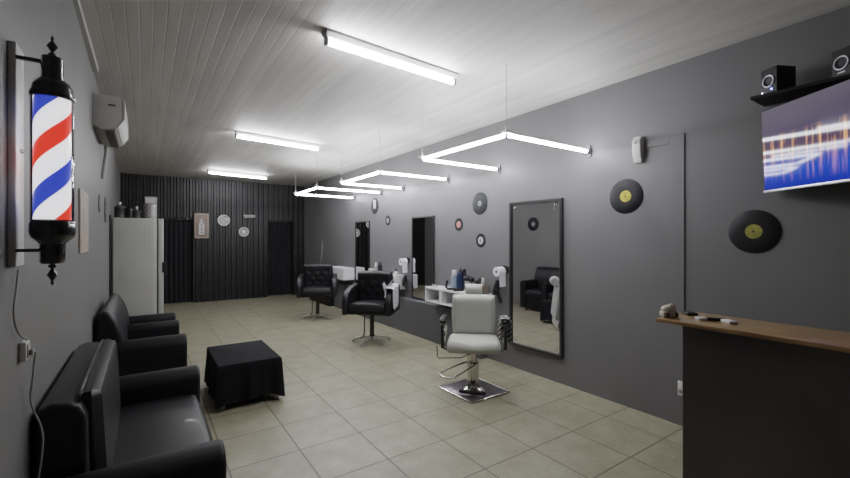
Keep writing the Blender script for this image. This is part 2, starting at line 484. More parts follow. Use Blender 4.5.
# ------------------------------------------------------------------ ceiling tube lights
def ceil_light(a, b, label):
    a, b = Vector(a), Vector(b); mid = (a + b) / 2; d = b - a; L = d.length + .05
    t = thing('ceiling_tube_light', label, 'light', (mid.x, mid.y, H), math.degrees(math.atan2(d.y, d.x)), 'fluorescent battens on the ceiling')
    h = L / 2
    MB().prism([(-.045, 0), (-.045, -.014), (-.022, -.04), (.022, -.04), (.045, -.014), (.045, 0)], -h, h, 'x').build('housing', M['fixture'], t, smooth=False)
    MB().cyl((-h + .03, 0, -.072), (h - .03, 0, -.072), .0155, 12).build('tube', M['tube_ceiling'], t)
    for s_ in (-1, 1):
        MB().box(s_ * h - .012 * (1 + s_), s_ * h + .012 * (1 - s_), -.016, .016, -.092, -.03, .004).build('lamp_holder', M['grey_metal'], t)
    return t
ceil_light((1.016, 2.643, 2.8), (2.152, 2.718, 2.8), 'nearest ceiling tube light, largest, with its white housing in view')
ceil_light((.974, 5.735, 2.8), (2.108, 5.888, 2.8), 'middle one of the three ceiling tube lights')
ceil_light((1.039, 9.157, 2.8), (2.176, 9.356, 2.8), 'farthest ceiling tube light, near the dark corrugated back wall')

# U-shaped hanging tube fixtures over the three stations
def u_light(y0, y1, x1, label):
    z = 2.30
    t = thing('hanging_tube_light', label, 'light', (XR, (y0 + y1) / 2, z), 0, 'U-shaped tube lights over the stations')
    h = (y1 - y0) / 2; X = x1 - XR
    for s_ in (-1, 1):
        MB().cyl((-.045, s_ * h, 0), (X + .03, s_ * h, 0), .0165, 12).build('tube', M['tube'], t)
        MB().cyl((-.05, s_ * h, 0), (-.012, s_ * h, 0), .02, 12).box(-.016, 0, s_ * h - .02, s_ * h + .02, -.05, .06, .004).build('wall_holder', M['grey_metal'], t)
        MB().box(X - .03, X + .03, s_ * h - .03, s_ * h + .03, .016, .034, .004).cyl((X, s_ * h, .03), (X, s_ * h, .07), .009, 8).build('corner_holder', M['fixture'], t)
        MB().cyl((X, s_ * h, .06), (X, s_ * h, H - z), .0022, 6).build('suspension_wire', M['cable_white'], t)
    MB().cyl((X, -h + .03, 0), (X, h - .03, 0), .0165, 12).build('tube', M['tube'], t)
    return t
u_light(2.31, 3.51, 2.37, 'nearest U-shaped hanging tube light, over the white chair and the big mirror')
u_light(4.50, 5.70, 2.40, 'middle U-shaped hanging tube light, over the black chair with the towel')
u_light(6.45, 7.58, 2.29, 'farthest U-shaped hanging tube light, over the far black chair')

# ------------------------------------------------------------------ barber pole on left wall
t = thing('barber_pole', 'lit barber pole lamp with red, white and blue stripes on the left wall', 'barber pole', (-.243, 1.72, 1.327))
def pz(z): return z - 1.327
MB().lathe([(.0, pz(1.51)), (.045, pz(1.51)), (.045, pz(1.918)), (0, pz(1.918))], 40).build('striped_cylinder', M['stripes'], t)
MB().lathe([(.0525, pz(1.507)), (.0525, pz(1.92))], 40, cap=False).build('glass_tube', M['glass'], t)
MB().lathe([(.053, pz(1.908)), (.056, pz(1.912)), (.056, pz(1.922)), (.052, pz(1.93)), (.051, pz(1.945)), (.042, pz(1.962)), (.030, pz(1.97)), (.028, pz(1.98)), (.028, pz(2.032)), (.026, pz(2.04)), (0, pz(2.046))], 32).build('top_cap', M['black_gloss'], t)
MB().lathe([(0, pz(2.044)), (.010, pz(2.046)), (.010, pz(2.052)), (.004, pz(2.057)), (.007, pz(2.063)), (.0145, pz(2.075)), (.007, pz(2.088)), (.003, pz(2.093)), (.005, pz(2.10)), (0, pz(2.113))], 18).build('finial', M['black_metal'], t)
MB().lathe([(.050, pz(1.53)), (.056, pz(1.52)), (.056, pz(1.49)), (.052, pz(1.474)), (.038, pz(1.462)), (.032, pz(1.455)), (.031, pz(1.40)), (.026, pz(1.393)), (0, pz(1.391))], 32).build('bottom_cap', M['black_gloss'], t)
MB().lathe([(0, pz(1.393)), (.010, pz(1.388)), (.010, pz(1.382)), (.004, pz(1.377)), (.007, pz(1.37)), (.0145, pz(1.358)), (.007, pz(1.346)), (.003, pz(1.338)), (.005, pz(1.332)), (0, pz(1.322))], 18).build('finial', M['black_metal'], t)
MB().box(-.102, -.082, .0, .10, pz(1.385), pz(2.07), .004).build('wall_plate', M['white_plastic'], t)
for zz in (2.025, 1.435):
    MB().box(-.085, -.01, .0, .016, pz(zz) - .005, pz(zz) + .005, .002).build('bracket_arm', M['black_metal'], t)
MB().ball((-.080, .05, pz(1.745)), .007).build('screw', M['chrome'], t)

# ------------------------------------------------------------------ left wall things
t = thing('air_conditioner', 'white split air conditioner high on the left wall', 'air conditioner', (-.36, 4.3, 2.38))
pts = [(-.01, .03), (-.01, .29), (.17, .29), (.20, .26), (.20, .10), (.15, .02), (.06, 0)]
MB().prism(pts, 0, .82, 'y', .008, 2).build('body', M['cream_plastic'], t)
MB().prism([(.197, .275), (.212, .262), (.212, .105), (.165, .03), (.155, .03), (.197, .10)], -.006, .826, 'y', .002, 1).build('front_panel', M['cream_plastic'], t)
MB().box(.075, .14, .05, .77, -.004, .016, .002, mt=None).build('air_outlet', M['ac_dark'], t)
MB().box(.10, .15, -.004, .001, .205, .22, .002).build('side_mark', M['ac_dark'], t)
MB().tube([(.03, .9, .0), (.025, .86, .06), (.03, .8, .03)], .018, 10, smooth=2).tube([(.03, .9, .0), (.02, .93, -.1), (-.005, .96, -.3)], .016, 10, smooth=2).build('drain_pipe', M['cable_white'], t)
o = MB().box(-.349, -.335, 3.30, 3.72, 1.38, 1.785, .003).build('wall_board', M['beige'])
tag(o, 'plain beige board on the left wall beyond the barber pole', 'board')
t = thing('wall_outlet', 'small white outlet box low on the left wall with a hanging cable', 'outlet', (-.345, 1.875, 1.097))
MB().box(0, .02, -.026, .026, -.032, .032, .005).build('box', M['white_plastic'], t)
MB().box(.02, .023, -.018, .018, -.022, .022, .003).build('socket_face', M['cream_plastic'], t)
MB().box(.023, .034, -.010, .010, -.016, .004, .004).build('plug', M['cable_white'], t)
o = MB().tube([(-.335, 1.80, 1.372), (-.335, 1.775, 1.31), (-.336, 1.74, 1.24), (-.335, 1.79, 1.17), (-.325, 1.86, 1.135)], .003, 8, smooth=3).build('power_cable', M['cable_white'])
tag(o, 'pale cable running from the barber pole plate down to the outlet box', 'cable')
o = MB().tube([(-.309, 1.885, 1.088), (-.32, 1.90, .98), (-.335, 1.945, .90), (-.30, 1.952, .80), (-.30, 1.945, .72), (-.315, 1.945, .6)], .003, 8, smooth=3).build('power_cable', M['cable_white'])
tag(o, 'pale cable hanging from the outlet box down behind the near loveseat', 'cable')

# ------------------------------------------------------------------ loveseats
def arm_profile(x0, x1, z0, z1, w):
    pass
def seat_arm(y0, y1, x0, x1, z1, par):
    # rounded upholstered arm running along x
    w = (y1 - y0) / 2; ym = (y0 + y1) / 2; zr = z1 - w
    pts = [(y0, .06), (y0, zr * .8), (y0 - .004, zr)]
    for k in range(1, 10): a = PI - PI * k / 10; pts.append((ym + (w + .004) * math.cos(a), zr + w * .95 * math.sin(a)))
    pts += [(y1 + .004, zr), (y1, zr * .8), (y1, .06)]
    return MB().prism(pts, x0, x1, 'x', .022, 4).build('arm', M['leather_dark'], par)
t = thing('loveseat', 'black leather loveseat nearest the camera, backed against the left wall', 'sofa', (-.02, 2.6, 0))
MB().box(-.29, .27, -.68, .66, .05, .27, .02).build('base', M['leather_dark'], t)
MB().cushion(.49, 1.10, .19, .045, T(.07, -.01, .255), 20, puff=.02).build('seat_cushion', M['leather'], t)
MB().prism([(-.318, .06), (-.318, .80), (-.305, .845), (-.27, .862), (-.215, .855), (-.185, .84), (-.165, .79), (-.15, .06)], -.60, .53, 'y', .022, 4).build('backrest', M['leather'], t)
MB().cushion(.46, 1.08, .075, .03, T(-.192, -.01, .648) @ RY(87), 20, puff=.015).build('back_cushion', M['leather'], t)
MB().tube([(-.192, -.55, .82), (-.192, -.55, .858), (-.190, -.52, .876), (-.190, 0, .882), (-.190, .47, .876), (-.192, .51, .858), (-.192, .50, .82)], .006, 8, smooth=2).build('piping', M['black_gloss'], t)
seat_arm(-.73, -.555, -.30, .30, .60, t); seat_arm(.535, .71, -.30, .325, .60, t)
for x in (-.26, .24):
    for y in (-.62, .6): MB().cyl((x, y, 0), (x, y, .06), .02, 12, .026).build('foot', M['black_metal'], t)

t = thing('loveseat', 'black leather loveseat with a tall rounded back and three arms, beyond the near loveseat', 'sofa', (-.02, 4.93, 0))
MB().box(-.27, .27, -.70, .70, .05, .27, .02).build('base', M['leather_dark'], t)
for y0, y1 in ((-.55, .06), (.19, .595)):
    MB().cushion(.44, y1 - y0, .17, .04, T(.09, (y0 + y1) / 2, .255), 16, puff=.015).build('seat_cushion', M['leather'], t)
MB().prism([(-.318, .06), (-.325, .74), (-.32, .80), (-.30, .855), (-.265, .878), (-.225, .86), (-.185, .79), (-.15, .69), (-.13, .58), (-.125, .06)], -.68, .70, 'y', .035, 4).build('backrest', M['leather'], t)
seat_arm(-.735, -.555, -.27, .325, .615, t); seat_arm(.065, .195, -.27, .312, .615, t); seat_arm(.585, .72, -.27, .305, .615, t)
for x in (-.24, .24):
    for y in (-.62, .6): MB().cyl((x, y, 0), (x, y, .06), .02, 12, .026).build('foot', M['black_metal'], t)

# ------------------------------------------------------------------ low table with a black cloth
TX, TY = .765, 4.22
t = thing('low_table', 'low table hidden under the black cloth beside the sofas', 'table', (TX, TY, 0))
MB().box(-.25, .25, -.37, .37, .355, .38, .005).build('tabletop', M['wood_dark'], t)
for x in (-.225, .225):
    for y in (-.345, .345):
        MB().box(x - .02, x + .02, y - .02, y + .02, 0, .355, .004).build('leg', M['cream_plastic'], t)
mb = MB(); tb = bmesh.new()
def ring_pts(k, hx, hy):   # perimeter parametrisation with 4*k points
    P_ = []
    for i in range(k): P_.append((-hx + 2 * hx * i / k, -hy))
    for i in range(k): P_.append((hx, -hy + 2 * hy * i / k))
    for i in range(k): P_.append((hx - 2 * hx * i / k, hy))
    for i in range(k): P_.append((-hx, hy - 2 * hy * i / k))
    return P_
K = 24; rows = []
lev = [(.0, .388, .97), (.0, .386, .995), (.004, .375, 1.0), (.008, .33, 1.0), (.012, .26, 1.0), (.018, .18, 1.0), (.022, .11, 1.0), (.024, .07, 1.0)]
for li, (off, z, s_) in enumerate(lev):
    ring = []
    for i, (x, y) in enumerate(ring_pts(K, .26, .385)):
        a = i / (4 * K) * 2 * PI
        amp = off * .8
        wob = amp * (math.sin(a * 9 + .5) + .6 * math.sin(a * 17 + 1)) * .7
        nx, ny = (x / .26, y / .385)
        cr = abs(nx * ny)            # more drop at the corners
        n_ = Vector((nx if abs(nx) > .98 else 0, ny if abs(ny) > .98 else 0, 0))
        if n_.length: n_.normalize()
        zz = z
        if z < .3: zz = z - (.05 * cr ** 6) * (1 - z / .3) + .012 * math.sin(a * 5 + 2) * (1 - z / .3)
        ring.append(tb.verts.new((x * s_ + n_.x * (off + wob), y * s_ + n_.y * (off + wob), max(zz, .012))))
    rows.append(ring)
for a, b in zip(rows, rows[1:]):
    n = len(a)
    for i in range(n): tb.faces.new((a[i], a[(i + 1) % n], b[(i + 1) % n], b[i]))
tb.faces.new(rows[0])
o = mb._merge(tb).build('tablecloth', M['cloth_black']); o.location = (TX, TY, 0)
tag(o, 'black cloth draped over the low table, with a wavy hem above the floor', 'tablecloth')

# ------------------------------------------------------------------ fridge and things on it
t = thing('fridge', 'tall white fridge at the back left, side with faint vertical ribs facing the camera', 'fridge', (-.08, 7.13, 0))
FT = 1.755
mb = MB().box(-.285, .205, -.33, .33, .04, FT, .010)
for k in range(14): mb.box(-.24 + k * .030, -.234 + k * .030, -.3325, -.32, .1, FT - .05, .001, 1)
mb.build('cabinet', M['white_enamel'], t)
MB().box(.218, .285, -.33, .33, .06, FT, .012).build('door', M['white_enamel'], t)
MB().box(.205, .218, -.315, .315, .06, FT - .015).build('door_seal', M['black_plastic'], t)
MB().box(.270, .315, -.345, -.25, 1.00, 1.15, .008).build('handle', M['black_plastic'], t)
for x in (-.25, .17):
    for y in (-.28, .28): MB().cyl((x, y, 0), (x, y, .045), .025, 10).build('foot', M['black_plastic'], t)
o = MB().box(-.392, -.374, 6.62, 6.72, 0, 1.78, .003).build('gap_shadow_strip', M['black_plastic'])  # black strip added as the shade in the gap beside the fridge
tag(o, 'thin black upright strip standing in for the shadow between left wall and fridge', 'board')
def pot(x, y, r, h, label, m='pot', lid=True, name='cooking_pot', band=False):
    p = thing(name, label, 'pot', (x, y, FT), 0, 'pots and tins on the fridge')
    MB().lathe([(0, 0), (r * .96, 0), (r, .01), (r, h), (r * 1.06, h + .006), (r * .98, h + .006)], 26).build('body', M[m], p)
    if lid:
        MB().lathe([(r * 1.07, h + .006), (r * 1.07, h + .014), (r * .7, h + .035), (0, h + .045)], 26).build('lid', M['pot'], p)
        MB().lathe([(0, h + .04), (.014, h + .04), (.010, h + .055), (.02, h + .065), (.018, h + .08), (0, h + .085)], 14).build('knob', M['white_plastic'], p)
    if band: MB().box(r * .1, r * .55, -r * 1.0, -r * .83, .01, h * .93, .003).build('label', M['white_label'], p)
    return p
pot(-.295, 6.95, .062, .135, 'dark pot with a lid and pale knob, at the left end of the fridge top')
pot(-.185, 7.03, .062, .145, 'tall dark tin with a white stripe label, second from left on the fridge', name='tin', lid=False, band=True)
pot(-.105, 6.92, .052, .085, 'small dark lidded pot in the middle of the fridge top')
pot(.05, 6.95, .08, .20, 'patterned grey tin at the right end of the fridge top, under a box', m='tin', name='tin', lid=False, band=True)
p = thing('carton', 'small whitish carton on top of the patterned tin on the fridge', 'box', (.058, 6.95, FT + .206), -8)
MB().box(-.066, .066, -.05, .05, 0, .105, .004).build('body', M['tin'], p)
MB().box(-.058, .058, -.0525, -.049, .012, .092, .001).build('label', M['white_label'], p)
# back wall signs
t = thing('wall_sign', 'brown plaque with a white upright arrow shape on the dark back wall', 'sign', (1.065, YB - .005, 1.775))
MB().box(-.135, .135, -.022, 0, -.285, .285, .004).build('board', M['plaque'], t)
mb = MB()
mb.box(-.145, -.12, -.03, 0, -.29, .29, .004).box(.12, .145, -.03, 0, -.29, .29, .004).box(-.145, .145, -.03, 0, .265, .29, .004).box(-.145, .145, -.03, 0, -.29, -.265, .004)
mb.build('frame', M['beige'], t)
MB().prism([(-.055, -.2), (.055, -.2), (.055, .03), (.035, .05), (.03, .1), (.0, .2), (-.03, .1), (-.055, .04)], -.028, -.022, 'y').build('arrow_emblem', M['white_label'], t, smooth=False)
for k, (w, z) in enumerate(((.030, .085), (.045, .02), (.035, -.04), (.045, -.095), (.04, -.15))):
    MB().box(-w / 2, w / 2, -.031, -.028, z - .012, z + .012, .002, 1).build('emblem_mark', M['brown'], t)
def plate(x, z, r, label, style):
    t = thing('wall_plate', label, 'decoration', (x, YB - .005, z), 0, 'round plates on the back wall')
    q = RX(90)
    MB().lathe([(0, 0), (r * .6, 0), (r, .018), (r, .024), (r * .72, .012), (0, .012)], 36, q).build('dish', M['tin'], t)
    MB().torus(r * .9, r * .10, T(0, -.02, 0) @ q).build('rim', M['white_plastic'], t)
    if style: MB().lathe([(0, .012), (r * .42, .012), (r * .38, .03), (r * .2, .04), (0, .042)], 24, q).build('centre_boss', M['white_plastic'], t)
    else:
        MB().torus(r * .42, r * .12, T(0, -.02, 0) @ q, 28, 8).box(r * .25, r * .85, -.04, -.015, -r * .12, r * .2, .004, mt=RY(-20)).build('emblem', M['white_plastic'], t)
plate(1.53, 1.915, .135, 'larger round metal plate with a curled emblem, right of the brown plaque', 0)
plate(1.975, 1.645, .118, 'smaller round plate with a bright centre boss, below the little strip sign', 1)
t = thing('strip_sign', 'little pale strip sign above the smaller round plate on the back wall', 'sign', (2.11, YB - .005, 2.03), 0)
MB().box(-.15, .15, -.012, 0, -.045, .045, .002).build('board', M['black_plastic'], t)
mb = MB()
for k in range(8): mb.box(-.135 + k * .034, -.108 + k * .034, -.016, -.012, -.005 - .014 * (k % 2), .034, .001, 1)
mb.box(-.135, .09, -.016, -.012, -.036, -.024, .001, 1)
mb.build('lettering', M['tin'], t)

# ------------------------------------------------------------------ records
def record(x, y, z, r, lab, label, vin='vinyl', lr=.33, hole=.0):
    rx = -90 if x > 0 else 90
    t = thing('vinyl_record', label, 'record', (x, y, z), 0, 'vinyl records on the walls')
    q = RY(-90) if x > 0 else RY(90)
    MB().lathe([(0, .001), (r * .97, .001), (r, .003), (r * .97, .006), (r * .4, .0055), (0, .0055)], 56).build('disc', M[vin], t).matrix_local = q
    pr_ = [(hole, .0057), (r * lr, .0057), (r * lr, .0072), (hole, .0072)]
    MB().lathe(pr_ if hole else [(0, .0057), (r * lr, .0057), (r * lr, .0072), (0, .0072)], 32, cap=False).build('paper_label', M[lab], t).matrix_local = q
    MB().lathe([(0, .007), (.006, .007), (.006, .0082), (0, .0082)] if not hole else [(0, .0056), (hole * .98, .0056), (hole * .98, .0062), (0, .0062)], 16).build('spindle_hole', M['black_plastic'] if not hole else M['grey_label'], t).matrix_local = q
    return t
record(XR - .001, 1.039, 1.522, .15, 'olive_label', 'black vinyl record with an olive yellow label, below the television')
record(XR - .001, 1.952, 1.845, .152, 'yellow_label', 'black vinyl record with a bright yellow label, below the air freshener')
record(XR - .001, 3.848, 1.918, .14, 'grey_label', 'worn grey vinyl record, highest of the group left of the big mirror', 'vinyl_grey', .25)
record(XR - .001, 4.266, 1.665, .088, 'red_label', 'small black record with a pinkish red label, left of the big mirror', lr=.5)
record(XR - .001, 3.829, 1.451, .088, 'pale_ring', 'small black record with a white ring label, lowest of those left of the big mirror', lr=.55, hole=.02)
t = record(XR - .001, 6.706, 2.08, .15, 'grey_label', 'grey record with white figure, high between the far mirrors', 'vinyl_grey', .3)
MB().prism([(-.03, -.05), (.03, -.05), (.045, .02), (.05, .11), (-.05, .11), (-.045, .02)], .0075, .0095, 'z').build('white_figure', M['white_label'], t, smooth=False).matrix_local = RX(90) @ RY(-90) if 0 else Matrix(((0, 0, -1, 0), (-1, 0, 0, 0), (0, 1, 0, 0), (0, 0, 0, 1)))
record(XR - .001, 6.217, 1.793, .088, 'grey_label', 'small black record with a grey label, between the two far mirrors', lr=.5)
record(-.380, 5.80, 1.80, .15, 'grey_label', 'black vinyl record on the left wall, seen edge on near the fridge')
record(-.369, 4.95, 1.81, .09, 'grey_label', 'small black record on the left wall below the air conditioner', lr=.5)

# ------------------------------------------------------------------ mirrors
def mirror(yc, zc, label, w=.70, h=1.62, fr=.032, th=.03, fm='black_metal'):
    t = thing('wall_mirror', label, 'mirror', (XR, yc, zc), 0, 'tall framed mirrors on the right wall')
    a, b = w / 2, h / 2
    mb = MB()
    mb.box(-th, 0, -a, -a + fr, -b, b, .003, 1).box(-th, 0, a - fr, a, -b, b, .003, 1)
    mb.box(-th, 0, -a + fr, a - fr, b - fr, b, .003, 1).box(-th, 0, -a + fr, a - fr, -b, -b + fr, .003, 1)
    mb.build('frame', M[fm], t, smooth=False)
    MB().box(-.012, -.004, -a + fr * .8, a - fr * .8, -b + fr * .8, b - fr * .8).build('glass', M['mirror'], t, smooth=False)
    return t
t = mirror(2.948, 1.075, 'big black-framed mirror nearest the camera, right of the white chair')
t.rotation_euler.z = R(2.1); t.location.x = XR - .014
for y in (-.27, .27):
    for z in (-.74, .74): MB().box(-.018, -.010, y - .012, y + .012, z - .012, z + .012, .003).build('clip', M['chrome'], t)
mirror(5.125, 1.18, 'dark thin-framed mirror between the white shelf and the middle black chair', .60, 1.27, .022, .02)
mirror(7.22, 1.18, 'dark thin-framed mirror farthest from the camera, behind the middle black chair', .63, 1.27, .022, .02)

# ------------------------------------------------------------------ vanity shelves
def vanity(y0, y1, z0, z1, x0, label, divs=3):
    t = thing('vanity_shelf', label, 'shelf', (XR, (y0 + y1) / 2, z0), 0, 'white wall shelves at the stations')
    h = (y1 - y0) / 2; H_ = z1 - z0; D = x0 - XR
    MB().box(D, 0, -h, h, H_ - .024, H_, .002, 1).build('top_board', M['white_board'], t, smooth=False)
    MB().box(D, 0, -h, h, 0, .018, .002, 1).build('bottom_board', M['white_board'], t, smooth=False)
    for k in range(divs + 1):
        y = -h + .012 + (2 * h - .024) * k / divs
        w = .012 if k in (0, divs) else .03
        MB().box(D + .002, 0, y - w, y + w, .018, H_ - .024).build('divider', M['white_board'], t, smooth=False)
    MB().box(-.012, 0, -h + .01, h - .01, .018, H_ - .024).build('back_board', M['white_board'], t, smooth=False)
    return t
SZ = .805
vanity(3.63, 4.70, .60, SZ, 3.22, 'white open wall shelf behind the white barber chair, crowded with bottles')
vanity(5.64, 6.72, .655, .88, 3.22, 'white open wall shelf mostly hidden behind the middle black chair')
t = vanity(7.60, 8.35, .645, .885, 3.24, 'white wall cabinet right of the far black chair', 1)
for y in (-.365, .003): MB().box(-.252, -.240, y, y + .362, .004, .236, .003, 1).build('drawer_front', M['white_board'], t, smooth=False)

# toilet rolls on black holders
def roll(y, z, label):
    t = thing('paper_roll', label, 'paper roll', (XR, y, z), 0, 'paper rolls on black wall holders')
    MB().lathe([(.016, -.05), (.055, -.05), (.055, .05), (.016, .05), (.016, -.05)], 28, T(-.085, 0, 0) @ RY(90), cap=False).build('roll', M['paper'], t)
    MB().sheet(lambda u, v: (-.131 + .092 * u, -.056 + .004 * math.sin(v * 4), .0 - v * .17), 6, 10, .002).build('loose_sheet', M['paper'], t)
    MB().cyl((0, 0, 0), (-.14, 0, 0), .013, 14).lathe([(0, 0), (.05, 0), (.05, .01), (0, .012)], 22, T(0, -.02, .02) @ RY(-90)).build('holder', M['black_metal'], t)
    return t
roll(3.42, 1.09, 'white paper roll on a black holder, left of the big mirror')
roll(5.57, 1.105, 'white paper roll on a black holder, left of the middle mirror')

# hanging hair dryers / clipper cases on the wall
def dryer(y, z, label):
    t = thing('hair_dryer', label, 'hair dryer', (XR - .068, y, z), 0, 'black hair dryers hanging by the stations')
    MB().lathe([(0, -.075), (.028, -.07), (.038, -.045), (.04, 0), (.035, .045), (.025, .07), (.022, .10), (0, .10)], 20, RX(12) @ RY(0)).build('barrel', M['black_plastic'], t)
    MB().cyl((0, -.015, -.02), (0, -.075, -.16), .026, 12, .019).build('handle', M['black_plastic'], t)
    MB().torus(.041, .005, T(.0, 0, .0) @ RX(12)).cyl((.03, 0, .0), (.07, 0, .0), .007, 8).build('hook', M['black_metal'], t)
    return t
dryer(3.49, .885, 'black hair dryer hanging below the paper roll beside the white chair')
dryer(5.55, .79, 'black hair dryer hanging below the paper roll beside the middle black chair')

# items on the near vanity shelf
def bottle(x, y, z, prof, m, capprof, cm, label, name='bottle', extra=None):
    t = thing(name, label, 'bottle', (x, y, z))
    MB().lathe(prof, 20).build('body', M[m], t)
    MB().lathe(capprof, 16).build('cap', M[cm], t)
    return t
bottle(3.35, 4.36, SZ, [(0, 0), (.024, 0), (.026, .01), (.026, .06), (.012, .07), (0, .07)], 'black_plastic', [(0, .07), (.016, .07), (.016, .105), (0, .11)], 'black_plastic', 'slim black bottle left of the blue bottles on the near shelf')
bottle(3.33, 4.27, SZ, [(0, 0), (.032, 0), (.034, .008), (.034, .035), (0, .035)], 'white_plastic', [(0, .035), (.036, .035), (.036, .055), (0, .057)], 'blue_pale', 'small white tub with a pale blue lid on the near shelf', 'tub')
bottle(3.39, 4.25, SZ, [(0, 0), (.040, 0), (.043, .01), (.043, .17), (.03, .185), (0, .185)], 'blue_pale', [(0, .185), (.034, .185), (.034, .245), (.028, .25), (0, .25)], 'white_plastic', 'tall pale blue bottle with a white cap on the near shelf')
bottle(3.39, 4.13, SZ, [(0, 0), (.046, 0), (.049, .01), (.049, .18), (.034, .225), (.018, .235), (0, .235)], 'blue_dark', [(0, .235), (.017, .235), (.014, .262), (.005, .275), (.004, .30), (0, .30)], 'black_plastic', 'tall dark blue bottle with a black spout on the near shelf')
t = thing('hair_clipper', 'black hair clipper lying in front of the blue bottles', 'clipper', (3.28, 4.05, SZ), 75)
MB().box(-.02, .02, -.08, .06, .002, .036, .012).build('body', M['black_plastic'], t)
MB().box(-.018, .018, -.105, -.08, .01, .022, .002).build('blade', M['chrome'], t)
t = thing('hair_clipper', 'second black hair clipper nearer the front edge of the near shelf', 'clipper', (3.27, 4.18, SZ), 60)
MB().box(-.018, .018, -.07, .05, .002, .03, .010).build('body', M['black_plastic'], t)
MB().box(-.016, .016, -.09, -.07, .008, .018, .002).build('blade', M['chrome'], t)
t = thing('dryer_stand', 'black hair dryer resting on a white stand, behind the headrest of the white chair', 'hair dryer', (3.36, 3.945, SZ))
MB().lathe([(0, 0), (.05, 0), (.05, .012), (.03, .03), (.03, .125), (.04, .135), (0, .135)], 20).build('stand', M['white_plastic'], t)
MB(T(0, 0, .05)).ball((0, 0, .115), .055, (1, 1.25, .7)).cyl((0, .03, .12), (0, .075, .2), .017, 12, .02).cyl((0, .06, .205), (0, .10, .195), .028, 14, .028).cyl((0, -.05, .11), (0, -.10, .105), .032, 14, .026).build('dryer_body', M['black_plastic'], t)
t = thing('shaver', 'black shaver propped up between the dryer stand and the brown box', 'shaver', (3.38, 3.785, SZ), 0)
MB().box(-.02, .02, -.02, .02, 0, .13, .010, mt=RX(-8)).build('body', M['black_plastic'], t)
MB().ball((0, .025, .14), .026, (1.1, 1.3, .8)).build('head', M['black_gloss'], t)
t = thing('tool_box', 'brown open box holding combs and brushes at the right end of the near shelf', 'box', (3.375, 3.70, SZ))
mb = MB().box(-.06, .06, -.065, .065, 0, .006)
mb.box(-.06, -.055, -.065, .065, 0, .10).box(.055, .06, -.065, .065, 0, .10).box(-.06, .06, -.065, -.06, 0, .10).box(-.06, .06, .06, .065, 0, .10)
mb.build('case', M['cardboard'], t, smooth=False)
MB().box(-.0625, -.0605, -.02, .015, .03, .075).build('dark_mark', M['black_plastic'], t)
for k, (x, y, a, mm, nm, lb) in enumerate(((-.02, .03, 10, 'black_plastic', 'comb', 'black comb standing in the brown box'), (.01, 0, 4, 'white_plastic', 'brush', 'white brush standing upright in the brown box'), (-.01, -.03, -9, 'white_plastic', 'brush', 'white brush leaning right in the brown box'))):
    s2 = thing(nm, lb, nm, (3.375 + x, 3.70 + y, SZ + .007))
    MB(RX(a)).box(-.008, .008, -.010, .010, 0, .12, .004).build('handle', M[mm], s2)
    MB(RX(a)).box(-.012, .012, -.016, .016, .118, .185, .005).build('bristle_head' if nm == 'brush' else 'teeth', M[mm], s2)
for k, (x, y, mm, lb) in enumerate(((3.27, 4.50, 'white_plastic', 'small white jar near the left end of the near shelf'), (3.30, 4.60, 'silver', 'small silver jar at the left end of the near shelf'))):
    t = thing('jar', lb, 'jar', (x, y, SZ))
    MB().lathe([(0, 0), (.022, 0), (.024, .005), (.024, .018), (0, .018)], 16).build('body', M[mm], t)
    MB().lathe([(0, .018), (.025, .018), (.025, .028), (0, .029)], 16).build('lid', M[mm], t)
# items on the middle shelf
bottle(3.34, 5.70, .88, [(0, 0), (.03, 0), (.032, .01), (.032, .05), (.012, .07), (0, .07)], 'white_plastic', [(0, .07), (.014, .07), (.014, .10), (0, .105)], 'black_plastic', 'white bottle with a black cap on the middle shelf, near the towel')
bottle(3.37, 6.30, .88, [(0, 0), (.034, 0), (.036, .01), (.036, .13), (.014, .155), (0, .155)], 'black_plastic', [(0, .155), (.015, .155), (.015, .185), (0, .19)], 'black_plastic', 'tall black bottle standing above the back of the middle black chair')
bottle(3.35, 6.42, .88, [(0, 0), (.03, 0), (.032, .01), (.032, .12), (.015, .14), (0, .14)], 'silver', [(0, .14), (.018, .14), (.018, .175), (0, .18)], 'white_plastic', 'silver bottle left of the tall black bottle on the middle shelf')
bottle(3.33, 6.56, .88, [(0, 0), (.045, 0), (.047, .008), (.047, .045), (0, .045)], 'white_plastic', [(0, .045), (.049, .045), (.049, .06), (0, .062)], 'white_plastic', 'wide white tub left of the silver bottle on the middle shelf', 'tub')
o = MB().tube([(3.475, 9.42, 1.42), (3.47, 9.40, 1.25), (3.46, 9.38, 1.12), (3.45, 9.42, .98), (3.44, 9.5, .88), (3.45, 9.5, .56)], .006, 8, smooth=2).build('hanging_cable', M['cable_white'])
tag(o, 'thin pale cable hanging on the wall above the far black chair', 'cable')

# ------------------------------------------------------------------ white barber chair
CW = (2.63, 3.0, 0); RW = -41
t = thing('barber_chair', 'white leather barber chair on a square chrome base, nearest the camera', 'chair', CW)
Q = RZ(RW)
MB().box(-.24, .24, -.245, .245, .0, .012, .004, 2).build('base_plate', M['steel_plate'], t)
mb = MB()
for a_, b_ in (((-.24, -.245), (.24, -.245)), ((.24, -.245), (.24, .245)), ((.24, .245), (-.24, .245)), ((-.24, .245), (-.24, -.245))): mb.cyl((*a_, .009), (*b_, .009), .0065, 8)
mb.build('plate_edge', M['chrome'], t)
MB().lathe([(.115, .012), (.11, .02), (.075, .035), (.055, .055), (.052, .07), (.0, .07)], 32).build('base_collar', M['chrome'], t)
MB().lathe([(.05, .06), (.05, .27), (.036, .275), (.036, .40), (0, .40)], 28).build('column', M['chrome'], t)
MB().cyl((-.075, -.01, .03), (-.075, -.01, .37), .011, 12).build('pump_rod', M['chrome'], t)
